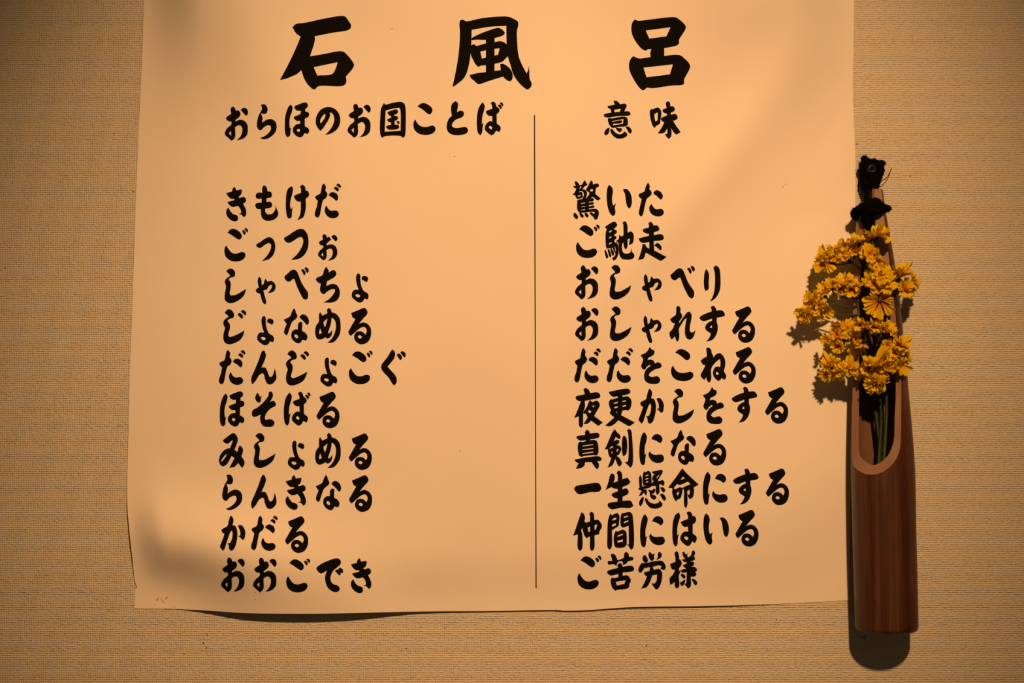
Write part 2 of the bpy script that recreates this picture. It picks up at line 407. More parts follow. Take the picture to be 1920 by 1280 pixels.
# ------------------------------------------------------------------ the lettering
# each glyph: crop origin x, y, scale; contours in order, '+' lays ink, '-' lays bare paper
GLYPHS = """
石 510 20 8
+ 308,245 360,200 500,180 800,115 1050,78 1100,90 1140,140 1188,225 1170,270 1120,295 900,330 640,382 645,430 630,500 570,685 800,645 1000,608 1070,615 1130,665 1210,765 1230,810 1220,850 1105,990 1118,1050 1095,1105 1030,1130 700,1130 635,1178 560,1130 490,1030 440,890 370,950 290,985 210,1018 120,1035 200,890 290,710 360,560 400,465 430,385 360,335
- 625,845 985,770 950,880 900,950 680,972
風 830 20 8
+ 252,180 270,140 310,138 350,158 600,110 850,88 980,90 1080,130 1130,170 1130,240 1115,300 1120,500 1140,680 1190,810 1258,940 1280,900 1295,825 1300,900 1305,1020 1335,1090 1325,1140 1275,1178 1220,1150 1130,1060 1060,950 1020,820 975,670 960,500 955,225 700,240 435,285 430,500 420,640 400,780 365,920 310,1020 240,1080 180,1125 145,1138 165,1060 200,890 235,680 255,450 258,300
+ 435,415 520,365 650,310 800,262 840,258 900,290 932,335 910,365 780,408 648,435 520,432 435,440
+ 648,400 780,400 778,910 648,930
+ 425,530 465,503 508,530 648,490 778,470 870,458 930,480 970,520 970,600 980,670 930,730 900,760 778,795 648,815 575,822 540,838 500,810 460,740 425,660
- 565,612 648,592 648,705 588,718
- 778,570 855,560 830,660 778,672
+ 405,965 500,940 648,920 880,890 910,985 700,1050 540,1100 510,1085 470,1045 425,1010
+ 863,800 900,795 960,825 1010,870 1040,920 1050,1000 1030,1045 1000,1055 960,1035 905,985 875,900
呂 1160 20 8
+ 240,132 290,150 500,128 850,98 900,125 970,185 1008,240 1000,280 905,440 908,480 880,515 680,560 685,610 682,680 850,660 930,672 990,720 1050,780 1073,830 1060,880 980,1040 982,1085 960,1108 800,1120 530,1158 470,1158 430,1150 370,1192 320,1160 240,1050 170,910 155,830 170,740 220,680 300,715 480,695 475,630 490,572 430,580 410,597 350,570 270,480 205,360 190,250 205,180
- 405,295 780,245 715,385 460,418
- 372,852 815,802 768,955 418,998
お 410 180 8
+ 180,190 210,160 240,175 258,220 300,218 328,265 310,310 252,355 255,380 320,355 390,375 430,430 438,500 425,580 370,635 270,663 320,615 350,550 355,480 330,440 300,435 248,462 245,620 220,650 190,668 150,630 95,575 95,540 130,480 190,425 190,378 150,375 110,335 120,315 190,265
- 150,555 185,520 187,598
+ 330,205 375,175 420,190 442,240 430,280 410,295 370,250
ら 410 180 8
+ 635,130 680,122 715,145 735,200 720,250 690,265 635,255 658,330 652,400 720,355 790,345 850,385 870,450 855,530 800,595 720,640 670,645 622,628 690,600 755,545 785,490 780,445 745,432 680,465 635,510 600,500 575,455 585,340 610,270 650,190
ほ 410 180 8
+ 1085,128 1108,170 1100,230 1070,320 1062,400 1068,485 1090,465 1078,520 1070,590 1035,615 1010,590 995,530 992,420 1000,300 1025,210 1055,150
+ 1132,155 1200,125 1300,95 1335,120 1335,160 1300,190 1300,235 1330,235 1358,265 1350,305 1293,335 1292,450 1350,490 1358,530 1330,565 1290,552 1260,600 1220,617 1160,590 1115,530 1120,470 1165,425 1225,415 1222,370 1175,370 1140,345 1122,315 1160,298 1228,270 1232,218 1185,218 1150,195
~ 1172,505 1200,488 1222,505 1215,530 1200,540 1178,525
の 410 180 8
+ 1595,578 1650,530 1710,440 1735,350 1720,280 1690,248 1665,245 1672,290 1650,350 1600,430 1550,500 1525,520 1490,480 1460,420 1460,330 1500,240 1560,185 1640,165 1720,180 1790,240 1822,320 1820,410 1780,490 1720,540 1660,568
~ 1595,265 1550,310 1525,360 1527,405 1560,375 1600,300
国 640 180 8
+ 638,103 665,130 800,95 900,88 945,115 962,170 968,350 960,570 950,605 925,622 890,598 640,605 615,628 590,590 578,500 585,300 595,190
- 665,215 780,185 870,172 885,200 890,518 650,535
+ 690,240 760,215 820,198 850,220 840,258 795,280 795,298 835,300 852,330 830,360 800,370 802,428 850,430 868,455 858,485 720,502 690,485 668,458 700,440 748,430 745,395 710,385 682,350 748,325 745,298 710,280
+ 828,378 850,372 875,395 865,420 845,410
こ 640 180 8
+ 1142,155 1190,115 1240,105 1310,135 1358,180 1365,230 1330,270 1290,258 1240,215 1190,180
+ 1112,350 1135,400 1180,445 1240,462 1300,458 1370,442 1405,465 1412,510 1380,550 1310,578 1240,580 1160,560 1100,505 1080,430 1090,380
と 640 180 8
+ 1648,155 1665,110 1715,75 1750,110 1748,160 1735,240 1790,218 1830,235 1838,280 1810,315 1720,350 1675,395 1655,440 1680,470 1740,480 1860,462 1890,485 1900,525 1870,560 1800,580 1730,585 1650,570 1600,530 1580,470 1590,390 1620,330 1660,295 1648,230
ば 830 180 8
+ 598,92 630,140 625,200 595,310 588,425 618,395 600,470 592,545 565,588 530,550 515,470 512,350 530,210 560,140
+ 722,105 755,82 790,105 808,155 845,185 853,220 835,250 810,268 812,412 860,450 872,490 850,540 803,515 775,560 735,585 690,560 635,500 635,455 665,405 710,375 745,382 745,298 700,295 665,270 648,235 665,218 745,190 740,140
~ 692,470 712,445 742,465 735,500 710,490
+ 828,140 850,125 875,140 888,175 872,198 850,168
+ 855,105 880,93 905,115 910,140 892,155 875,125
意 1110 180 8
+ 322,75 355,68 395,90 420,122 500,115 522,150 510,175 485,230 550,230 580,265 570,285 400,298 230,320 190,310 176,280 190,268 290,248 280,200 235,170 235,150 345,128
- 330,205 435,188 415,235 342,243
+ 240,340 265,325 285,335 400,315 480,308 525,325 538,370 530,440 480,455 400,460 310,475 275,450 245,390
- 300,375 472,342 465,415 318,438
+ 302,388 440,364 456,380 440,401 308,416
+ 262,470 262,520 240,570 205,588 185,565 190,530 220,490
+ 280,490 300,488 320,515 355,550 400,572 450,565 478,540 478,525 525,560 528,590 500,615 440,635 370,630 310,585 275,520
+ 350,468 400,480 448,482 445,520 420,540 385,520
+ 500,462 545,455 580,485 598,530 580,562 555,550 530,505
味 1110 180 8
+ 870,215 890,195 905,200 985,170 1020,195 1040,240 1025,385 1025,405 960,450 940,480 910,440 880,350 868,270
- 935,270 988,240 985,365 950,378 940,330
+ 1110,100 1135,78 1165,95 1178,160 1205,150 1240,180 1240,215 1180,250 1185,280 1250,268 1285,310 1275,345 1215,372 1265,450 1330,540 1265,572 1230,545 1190,480 1190,595 1155,642 1130,620 1092,572 1130,565 1130,485 1080,550 985,560 1040,480 1085,392 1050,370 1030,340 1055,320 1125,290 1125,262 1085,250 1055,215 1060,205 1120,180
き 410 335 8
+ 112,215 200,190 212,145 240,120 258,155 265,175 340,158 348,195 325,250 295,270 312,290 375,270 408,300 405,345 365,372 400,440 415,500 405,555 375,575 345,540 300,525 340,512 325,450 290,403 215,420 170,400 130,350 240,318 232,298 190,298 150,270
+ 148,432 175,485 220,530 275,548 293,585 280,625 240,637 180,615 125,555 112,500 120,460
も 410 335 8
+ 655,130 675,98 705,110 730,155 732,190 780,195 800,240 785,275 718,292 718,348 775,345 803,385 790,425 700,445 702,500 735,535 800,525 845,465 860,385 868,440 895,510 885,560 830,610 760,628 690,618 645,570 632,455 580,450 548,395 560,370 645,355 645,295 575,295 555,260 565,225 590,208 655,208
け 410 335 8
+ 1040,150 1090,112 1113,135 1110,200 1080,320 1072,400 1085,460 1112,412 1100,500 1095,570 1068,598 1035,580 1010,470 1008,330 1015,230
+ 1222,118 1255,85 1295,120 1305,175 1335,182 1358,235 1345,265 1305,298 1308,420 1295,510 1265,580 1225,600 1178,622 1212,560 1230,480 1232,340 1185,338 1145,300 1127,262 1160,240 1235,212 1235,150
だ 410 335 8
+ 1558,85 1580,72 1608,115 1603,180 1628,215 1628,255 1605,290 1568,320 1540,430 1510,560 1480,582 1445,555 1442,510 1470,420 1488,328 1460,300 1448,268 1470,250 1525,218 1540,150
+ 1648,245 1675,210 1720,200 1770,225 1792,270 1785,315 1762,330 1725,295
+ 1622,402 1640,445 1680,478 1770,478 1802,515 1795,555 1750,585 1700,590 1640,565 1598,510 1592,455 1605,415
+ 1725,145 1755,118 1795,140 1803,170 1785,192 1760,168
+ 1762,95 1790,72 1828,95 1835,120 1825,140 1795,118
ご 410 415 8
+ 132,165 180,118 230,110 300,145 345,200 340,250 305,270 265,250 200,205
+ 115,358 145,410 200,470 260,482 350,458 390,470 402,510 380,555 320,590 240,598 170,580 110,530 88,465 90,400
+ 350,140 370,125 400,150 405,180 390,202 370,180
+ 385,108 405,97 435,118 440,145 430,168 410,145
つ 410 415 8
+ 982,250 1050,205 1140,145 1210,112 1270,118 1325,180 1348,280 1340,390 1300,480 1230,545 1160,568 1085,572 1160,510 1220,430 1262,340 1268,270 1245,232 1200,238 1120,290 1060,318 1010,305 985,275
っ 410 415 8
+ 562,345 620,310 700,255 760,235 815,265 845,330 845,430 815,505 750,565 648,592 720,520 770,440 788,370 782,335 750,322 690,350 640,388 600,393 570,370
ぉ 410 415 8
+ 1558,205 1590,188 1622,220 1622,245 1655,232 1688,270 1620,335 1618,358 1690,343 1745,365 1775,420 1778,490 1750,545 1700,575 1638,585 1690,535 1712,470 1705,420 1675,405 1618,425 1615,545 1575,585 1540,555 1492,505 1495,470 1530,425 1568,390 1568,360 1530,352 1502,318 1515,300 1565,270
- 1535,498 1568,465 1568,530
+ 1688,228 1725,203 1765,220 1783,265 1755,300
し 400 495 6.4
+ 155,82 190,55 230,58 262,100 255,145 235,155 205,160 185,182 208,225 205,300 197,350 208,375 260,370 330,335 395,295 375,360 340,405 270,450 210,467 165,455 138,420 138,350 152,265 138,210 150,180 205,138
ゃ 400 495 6.4
+ 532,200 540,165 553,150 572,175 580,225 582,252 605,235 612,200 625,175 650,208 700,202 735,230 748,275 730,320 700,338 655,345 690,300 708,260 695,245 665,262 645,298 600,315 620,390 635,450 632,475 612,477 590,450 560,350 530,345 508,312 515,300 545,280
べ 1190 490 9.6
+ 645,245 700,195 760,140 815,120 865,150 900,220 950,350 1010,450 1065,530 1072,590 1060,640 1030,662 985,640 930,550 870,420 825,290 800,288 750,328 710,335 670,310 650,275
+ 942,130 975,113 1010,140 1028,180 1015,220 995,215 970,165
+ 1005,95 1035,80 1072,105 1083,150 1065,185 1045,165
り 1190 490 9.6
+ 1290,133 1325,190 1340,250 1332,380 1332,490 1300,520 1275,525 1255,480 1245,380 1252,250 1265,180
+ 1420,115 1440,85 1470,75 1515,110 1535,170 1545,300 1545,430 1525,540 1470,640 1410,695 1355,717 1400,640 1430,540 1445,400 1445,230 1435,165
ち 400 495 6.4
+ 1353,28 1385,80 1385,100 1440,70 1470,90 1475,125 1450,155 1365,205 1355,262 1420,238 1480,250 1515,310 1515,380 1480,435 1420,458 1325,458 1380,425 1430,375 1460,320 1455,295 1425,298 1370,325 1325,360 1295,340 1280,310 1290,232 1260,220 1228,185 1240,165 1310,130 1325,80
ょ 400 645 8
+ 1672,240 1690,205 1720,202 1735,230 1735,290 1748,380 1785,460 1845,500 1860,545 1845,590 1800,575 1770,620 1720,635 1670,610 1612,555 1608,500 1640,450 1710,445 1685,370 1672,300
~ 1660,525 1680,510 1730,525 1730,548 1705,560 1675,548
+ 1752,285 1765,245 1800,235 1845,258 1850,300 1830,328 1800,312
じ 400 645 8
+ 1110,145 1150,100 1190,95 1235,130 1253,185 1240,220 1200,230 1165,250 1155,272 1188,320 1190,380 1170,450 1165,490 1190,512 1270,485 1410,412 1390,480 1350,545 1270,595 1180,618 1120,598 1092,540 1095,450 1115,375 1090,310 1100,260 1140,225 1175,200
+ 1303,170 1335,148 1378,180 1388,215 1370,238 1345,215
+ 1353,125 1385,103 1430,135 1435,165 1418,187 1390,160
な 400 570 6.4
+ 945,85 968,48 985,75 992,105 1010,140 1000,165 945,215 915,290 890,362 875,373 850,345 850,315 880,235 845,185 920,145
+ 1032,155 1060,125 1095,125 1135,160 1148,205 1140,240 1122,245 1085,205
+ 1018,235 1040,212 1068,220 1065,320 1110,350 1130,395 1115,435 1095,432 1070,425 1045,462 1010,467 960,435 935,385 945,330 975,305 1015,302
~ 972,375 990,360 1015,380 1012,410 985,400
め 400 570 6.4
+ 1365,65 1385,45 1412,65 1420,98 1470,115 1515,170 1528,260 1520,350 1480,420 1440,455 1370,465 1430,400 1468,300 1468,220 1445,175 1420,160 1412,230 1390,300 1375,345 1395,350 1428,305 1420,370 1395,400 1370,410 1345,395 1310,415 1270,423 1240,405 1222,340 1232,260 1265,210 1268,125 1280,92 1308,138 1370,108
- 1322,210 1370,170 1355,235 1338,278 1325,240
- 1283,290 1303,345 1272,360 1270,330
る 400 725 8
+ 1592,150 1690,110 1785,73 1810,85 1838,140 1825,175 1770,235 1705,315 1770,292 1830,310 1880,370 1893,440 1880,520 1840,585 1780,615 1730,618 1680,595 1640,540 1640,480 1670,435 1730,425 1770,440 1805,475 1825,430 1815,380 1785,355 1740,368 1670,420 1590,492 1570,480 1548,435 1570,390 1655,240 1620,220 1600,185
~ 1690,508 1720,482 1755,512 1725,535
ん 400 645 8
+ 735,100 765,95 790,165 770,240 722,350 775,350 805,390 830,460 850,495 880,480 905,430 920,360 935,410 948,500 940,530 900,580 850,603 805,585 775,520 755,445 735,433 690,460 640,540 590,600 572,570 570,505 620,385 680,240 710,150
ぐ 570 645 8
+ 1325,80 1360,110 1368,160 1350,215 1300,280 1252,335 1300,390 1370,470 1392,530 1385,580 1355,617 1330,595 1270,500 1180,400 1158,350 1165,305 1210,245 1260,180 1300,110
+ 1390,160 1420,138 1458,165 1470,210 1452,240 1425,215
+ 1445,122 1475,103 1520,135 1525,175 1508,200 1480,170
そ 400 725 8
+ 665,85 700,148 732,135 715,170 712,215 685,238 650,215 628,165 640,120
+ 865,62 895,110 890,150 850,225 900,208 930,235 938,275 850,330 800,390 775,450 780,495 860,485 905,510 918,550 890,588 820,598 750,585 710,530 702,450 710,412 640,445 600,445 580,420 590,350 660,310 760,220 830,120 828,92
み 400 800 8
+ 140,205 200,155 300,93 345,125 368,190 350,260 318,345 360,375 385,290 405,280 440,320 445,370 420,440 460,500 470,550 440,610 420,600 375,540 320,595 240,613 290,520 318,462 275,435 230,520 190,570 140,590 105,565 85,510 100,430 150,360 210,325 250,320 295,200 270,210 220,250 175,240
~ 208,402 165,435 125,495 120,528 150,495 195,430
か 1060 725 9.6
+ 1500,50 1520,30 1560,90 1560,140 1545,205 1590,215 1625,290 1632,400 1610,530 1570,630 1520,665 1485,630 1475,555 1452,530 1500,525 1530,460 1545,370 1540,310 1525,300 1500,340 1450,480 1395,640 1370,658 1320,590 1330,550 1370,450 1400,355 1370,340 1348,290 1380,260 1450,220 1475,130
+ 1640,210 1700,200 1740,240 1772,310 1770,400 1755,450 1725,468 1690,430 1648,400 1685,385 1680,310
で 400 1035 6.1935
+ 1197,185 1230,150 1340,95 1440,70 1478,95 1480,130 1455,160 1400,205 1375,245 1360,300 1370,345 1395,370 1440,385 1468,415 1460,445 1425,462 1370,445 1325,400 1300,330 1300,270 1320,210 1250,245 1215,220
+ 1412,215 1440,198 1475,225 1480,255 1465,270
+ 1450,192 1475,178 1505,205 1505,240 1490,240
い 1060 330 9.6
+ 765,190 795,158 840,205 857,280 842,380 845,470 862,530 912,490 893,570 903,655 885,700 855,712 810,675 770,580 748,450 745,310
+ 1035,240 1075,228 1130,250 1180,330 1198,430 1190,520 1170,565 1140,577 1110,530 1090,440 1070,310
た 1060 330 9.6
+ 1490,112 1520,175 1512,240 1545,270 1550,330 1470,405 1440,500 1400,680 1380,720 1350,715 1322,670 1328,620 1375,410 1335,380 1318,330 1350,310 1420,275 1450,180
+ 1585,300 1620,260 1665,255 1720,290 1755,350 1745,400 1715,420 1680,390 1640,350 1600,325
+ 1555,500 1580,550 1630,595 1735,592 1772,635 1765,680 1720,717 1660,722 1590,705 1530,650 1510,590 1520,535
れ 1230 565 9.6
+ 370,95 400,80 440,115 440,190 468,240 465,290 420,355 420,390 500,270 570,190 605,185 640,235 635,330 612,440 612,530 640,562 680,545 712,508 690,600 660,655 610,685 555,660 525,590 522,480 550,300 525,310 470,390 415,490 420,600 410,690 385,722 360,690 345,625 285,682 265,655 242,568 300,490 340,390 290,375 255,320 275,300 358,240 365,160
す 1230 565 9.6
+ 985,100 1025,75 1070,110 1088,162 1190,162 1240,225 1235,255 1180,275 1095,290 1095,370 1112,440 1105,540 1060,640 1000,695 905,720 960,650 990,575 960,555 905,515 885,470 900,420 945,375 1008,345 1008,305 870,350 820,340 780,290 810,262 900,215 1000,180 998,130
- 965,465 1005,425 1010,480
を 1190 645 8
+ 228,38 260,82 290,90 298,130 270,170 205,205 195,240 240,230 285,250 305,290 350,270 390,290 405,330 390,350 300,380 230,430 210,465 250,492 340,480 380,520 375,565 340,590 280,595 200,580 155,540 142,470 160,400 200,350 238,328 225,308 190,330 150,380 120,370 98,325 120,260 128,215 88,165 175,120
ね 1190 645 8
+ 1072,60 1110,50 1145,80 1158,140 1178,170 1178,200 1230,145 1280,135 1330,180 1358,250 1355,340 1340,405 1370,460 1370,505 1345,532 1305,505 1280,540 1255,547 1215,520 1178,460 1178,400 1210,345 1250,335 1280,345 1288,290 1280,222 1255,235 1180,310 1148,375 1150,510 1135,560 1112,575 1088,545 1072,495 1045,538 990,470 1030,380 1062,312 1020,300 990,245 1040,205 1082,185 1080,120
~ 1215,430 1230,412 1260,435 1250,462 1230,455
に 1060 800 9.6
+ 1395,115 1425,92 1468,170 1460,250 1430,370 1430,505 1458,480 1440,580 1430,660 1405,685 1370,670 1340,580 1332,440 1340,300 1365,180
+ 1547,215 1590,150 1650,128 1710,150 1748,205 1740,260 1705,293 1650,255
+ 1520,438 1550,480 1610,502 1740,500 1778,560 1765,610 1720,640 1640,645 1560,610 1505,530 1500,475
は 1060 955 7.68
+ 1590,70 1635,40 1655,95 1640,150 1615,250 1612,370 1635,345 1620,420 1615,500 1590,530 1562,500 1545,420 1542,270 1555,150
+ 1745,45 1780,25 1815,45 1832,92 1865,98 1885,145 1870,185 1835,210 1835,345 1885,385 1893,425 1870,480 1828,455 1800,505 1770,522 1720,500 1658,430 1665,370 1710,320 1770,315 1765,242 1720,248 1685,225 1662,178 1700,160 1768,132 1765,85
~ 1712,400 1735,383 1770,405 1755,438 1725,425
驚 1060 330 9.6
+ 165,105 190,92 225,115 255,165 260,215 225,235 200,225 165,210 140,185 165,178 188,175
+ 250,165 305,150 325,105 348,72 378,120 402,155 340,190 310,235 270,225 290,180 255,185
+ 205,225 300,235 350,245 385,275 390,330 365,410 310,410 315,380 225,412 195,385 175,340 130,335 170,290
- 235,292 265,268 310,270 333,310 330,360 318,380 312,340 308,300 280,285
- 222,352 282,333 265,362 230,372
+ 468,80 490,100 497,150 580,133 610,168 600,185 550,215 545,270 540,320 640,405 580,435 555,420 500,370 460,390 400,400 370,412 400,365 430,330 425,280 400,275 370,240 420,160 445,100
- 440,262 465,232 500,232 490,275 475,278
+ 210,435 330,405 470,395 505,400 515,425 500,448 425,462 425,480 500,468 517,485 510,505 425,520 425,545 505,528 528,545 520,562 425,580 425,598 550,590 590,615 605,660 595,720 570,775 530,778 510,740 470,705 435,665 460,650 515,680 530,660 525,640 460,640 260,655 225,620 210,560 215,460
- 280,485 360,472 355,490 285,500
- 282,548 358,535 355,552 285,558
- 282,605 358,590 355,608 282,615
+ 145,680 170,658 200,680 232,740 220,765 200,772 170,750 150,715
+ 252,660 275,658 330,710 328,735 305,750 270,720
+ 345,665 375,660 418,705 410,735 385,740 355,705
馳 1060 410 9.6
+ 715,145 740,125 885,50 920,80 935,115 880,180 882,202 915,200 930,235 915,262 882,280 885,310 910,312 922,345 905,365 885,385 885,425 925,430 945,455 955,500 952,640 930,700 895,740 865,748 845,715 850,692 885,680 900,640 900,612 880,600 865,555 850,520 745,535 730,480 730,230 748,190
- 788,222 835,200 830,228 790,250
- 788,332 832,308 828,335 788,355
- 788,440 835,415 830,440 790,465
+ 705,580 722,550 745,600 773,690 755,715 735,700 715,630
+ 760,545 785,545 828,670 818,692 795,680 770,600
+ 808,535 832,525 880,625 870,655 845,665 825,600
+ 862,515 885,505 905,590 895,612 880,600
- 886,500 896,500 908,560 906,600
+ 915,400 960,360 970,285 1010,320 1048,295 1042,100 1030,70 1070,45 1100,70 1118,130 1120,250 1180,228 1225,270 1230,380 1210,440 1145,470 1150,430 1165,350 1120,370 1118,500 1090,555 1060,510 1042,425 1025,450 1028,580 1060,620 1130,625 1175,600 1185,528 1200,590 1240,640 1240,690 1190,725 1100,733 1020,715 975,650 960,560 960,440
走 1060 410 9.6
+ 1490,85 1530,55 1565,75 1590,122 1650,118 1692,175 1685,205 1595,240 1595,295 1700,275 1745,285 1775,345 1755,375 1590,400 1600,570 1820,685 1720,752 1670,730 1450,605 1410,710 1308,742 1350,630 1380,520 1390,455 1430,455 1465,510 1512,540 1512,412 1400,432 1350,410 1318,355 1345,345 1505,305 1508,268 1460,262 1410,235 1393,205 1410,182 1500,160 1508,110
+ 1600,478 1655,435 1690,450 1730,500 1732,545 1710,568 1650,510
夜 1060 725 9.6
+ 330,45 360,22 410,42 450,110 560,97 600,108 632,160 620,190 560,210 440,232 348,250 355,310 352,370 330,430 322,480 320,660 310,710 280,733 250,700 242,610 242,530 158,557 200,465 280,258 240,250 200,225 182,180 200,168 355,130
+ 440,232 485,275 565,248 605,280 620,330 560,450 518,525 675,640 595,700 465,605 410,655 325,672 370,600 402,550 372,480 330,478 322,462 380,370 415,290
- 478,350 530,322 505,370
- 405,450 432,412 470,438 445,475
更 1060 725 9.6
+ 782,90 850,75 1110,30 1150,45 1172,85 1165,110 1130,130 1028,150 1032,180 1130,172 1180,225 1192,280 1180,360 1160,400 1130,422 1080,412 1028,430 1005,510 1250,640 1150,703 1090,675 955,598 880,670 800,708 715,695 780,640 882,550 800,465 822,420 790,340 785,270 822,212 835,228 945,195 948,168 860,175 810,140
- 870,282 948,265 945,290 875,305
- 1030,250 1092,238 1092,262 1030,272
- 882,358 945,345 942,372 885,388
- 1028,338 1092,320 1090,350 1030,362
- 900,455 932,442 930,470
真 1060 800 9.6
+ 355,90 390,50 425,70 445,120 590,110 617,155 605,185 445,225 445,240 500,232 560,250 590,320 590,480 555,515 530,505 330,525 290,538 250,510 228,430 225,330 240,285 275,262 300,272 368,255 368,235 270,245 220,215 197,185 215,165 360,145
- 305,335 500,308 500,325 310,352
- 305,402 505,375 505,395 305,415
- 308,470 505,440 505,462 310,490
+ 165,590 250,570 590,528 635,545 655,580 640,605 565,618 600,655 605,710 590,745 565,755 530,715 470,632 355,635 345,690 300,730 250,745 190,748 240,645 200,635
剣 1060 800 9.6
+ 890,38 925,90 985,150 998,185 975,220 908,180 870,255 940,230 975,262 965,290 918,330 975,338 1012,400 990,450 970,490 918,522 960,545 1005,610 1020,655 1000,690 980,712 950,690 900,575 845,690 758,730 800,640 828,555 800,540 772,460 768,400 710,405 740,340 800,200 850,90
- 795,385 835,345 868,352 850,370 805,395
- 920,450 935,395 955,395 945,435
- 825,450 850,440 845,492
+ 1058,152 1100,200 1100,480 1045,530 1025,470 1020,250 1035,180
+ 1110,65 1145,32 1188,70 1198,130 1208,690 1170,733 1145,705 1072,632 1115,630 1130,600 1128,100
一 1060 880 7.68
+ 128,270 155,238 300,210 440,190 485,200 518,270 490,312 350,325 210,355 180,345 145,310
生 1060 880 7.68
+ 740,45 770,12 805,35 820,90 820,140 895,115 938,175 910,210 825,250 822,282 880,270 912,310 905,345 825,390 825,450 940,450 980,520 940,548 800,548 665,570 610,520 620,485 752,460 752,412 700,402 662,360 690,335 755,315 752,275 700,270 665,250 580,292 620,180 645,80 670,52 705,75 712,125 695,190 755,165 755,80
懸 1060 880 7.68
+ 1062,110 1080,78 1100,120 1105,245 1235,205 1250,235 1200,265 1120,280 1175,290 1175,340 1165,375 1140,345 1130,330 1095,370 1055,382 1100,300 1055,285 1055,270 1068,260
+ 1118,60 1135,25 1150,38 1200,15 1232,50 1240,110 1235,200 1150,225 1128,228 1115,190
- 1155,82 1197,68 1195,85 1157,98
- 1155,130 1197,115 1195,132 1157,148
- 1157,175 1195,162 1193,180 1160,192
+ 1245,30 1320,15 1390,5 1403,25 1385,70 1360,110 1330,160 1360,165 1395,148 1425,175 1425,215 1405,235 1385,215 1352,212 1355,330 1325,365 1305,330 1305,235 1260,235 1215,230 1225,210 1270,170 1250,130 1265,85 1290,65 1255,50
- 1310,115 1345,75 1355,80 1320,125
+ 1368,255 1410,255 1440,300 1415,332 1385,300
+ 1190,290 1250,300 1275,270 1297,285 1290,320 1265,345 1245,355 1300,378 1312,410 1280,432 1245,415 1220,375 1215,330
+ 1130,390 1130,430 1115,480 1085,530 1062,500 1070,450 1100,405
+ 1150,410 1170,412 1210,465 1270,490 1320,485 1350,468 1352,455 1335,430 1395,485 1395,520 1350,550 1290,560 1220,545 1170,490 1148,440
+ 1362,355 1405,350 1445,395 1450,425 1425,450 1400,425
命 1250 870 8
+ 240,62 272,105 480,305 415,342 405,330 412,400 395,490 355,522 330,500 312,455 312,600 295,658 270,635 258,560 258,385 242,360 235,420 205,510 160,530 145,558 120,530 85,440 85,385 85,358 22,350 60,300 150,180 220,80
- 105,358 155,295 185,308 215,305 320,258 358,298 290,325 230,352 205,343 130,375
- 210,230 245,185 278,210 240,225
- 150,430 188,405 175,455 160,468
- 308,400 345,380 345,430 335,455 313,460
仲 1060 955 7.68
+ 232,38 265,60 285,120 275,165 295,190 355,170 355,80 345,60 375,30 405,50 415,100 418,150 465,145 500,175 528,240 490,320 490,350 420,370 420,540 405,580 380,592 360,570 355,385 330,395 312,412 280,380 255,310 245,262 230,300 243,350 243,560 215,595 182,560 180,355 112,375 140,300 190,150
- 322,260 355,240 355,315 332,322
- 422,220 460,212 440,285 422,292
間 1060 955 7.68
+ 650,55 670,82 745,50 778,85 775,180 765,235 725,262 672,298 668,540 640,578 610,545 605,380 615,150 635,85
- 682,130 735,108 730,140 680,160
- 675,215 728,192 725,228 675,248
+ 820,45 835,52 920,32 960,60 975,130 982,540 950,578 930,555 905,515 880,500 860,535 735,545 715,530 698,460 700,370 725,305 745,318 835,290 875,320 885,380 885,495 915,505 912,232 825,255 800,230 795,130 805,70
- 840,100 905,82 908,98 845,122
- 842,172 908,152 910,172 845,195
- 752,372 830,342 828,365 752,392
- 752,445 830,428 828,460 752,475
苦 1070 1030 7.68
+ 578,75 600,58 640,75 660,115 680,155 765,120 775,50 795,30 830,55 845,105 890,105 905,130 895,150 830,165 800,200 755,220 750,170 715,165 680,180 660,235 625,210 545,215 532,180 545,162 598,165 590,110
+ 675,220 710,195 735,205 748,245 885,235 915,280 900,305 748,328 750,375 820,372 865,430 865,460 845,500 845,530 815,558 665,580 650,590 610,560 580,490 578,430 605,398 625,412 688,395 688,348 570,370 520,325 535,305 680,262
- 648,462 795,438 770,495 665,515
労 1070 1030 7.68
+ 1035,110 1065,72 1095,105 1115,160 1100,185 1070,190 1045,160
+ 1120,55 1145,32 1175,70 1218,55 1200,90 1200,135 1175,160 1145,145 1125,100
+ 1255,55 1278,30 1308,55 1312,95 1285,125 1225,150 1255,110
+ 975,300 990,240 1030,190 1060,198 1180,170 1310,160 1345,190 1370,255 1350,290 1320,285 1290,270 1310,240 1280,225 1180,245 1200,290 1280,280 1315,330 1315,420 1295,500 1260,560 1230,570 1205,545 1165,482 1210,488 1235,450 1245,355 1175,372 1140,470 1090,540 1015,560 1060,480 1100,382 1065,360 1058,325 1135,308 1142,250 1060,265 1040,300 1015,328 990,325
様 1070 1030 7.68
+ 1495,50 1525,18 1550,45 1560,90 1565,135 1590,160 1600,205 1575,250 1562,265 1562,310 1590,290 1580,320 1560,370 1562,530 1525,562 1500,520 1500,465 1435,510 1425,415 1470,360 1505,290 1460,280 1430,210 1450,200 1510,175 1505,90
+ 1610,40 1635,28 1655,70 1690,55 1678,85 1690,110 1730,85 1750,20 1775,10 1795,45 1775,95 1792,125 1785,145 1715,172 1770,178 1780,205 1765,230 1725,248 1790,252 1820,290 1805,315 1790,320 1810,350 1795,380 1730,390 1728,530 1690,560 1668,530 1640,495 1668,480 1672,325 1610,330 1585,310 1600,290 1670,275 1640,255 1615,225 1670,200 1670,180 1625,170 1605,140 1650,135 1615,85
+ 1583,360 1610,345 1650,375 1655,400 1635,415 1605,395
+ 1655,425 1640,490 1610,525 1580,500 1575,480
+ 1740,420 1780,425 1822,470 1820,500 1795,515 1770,480
"""
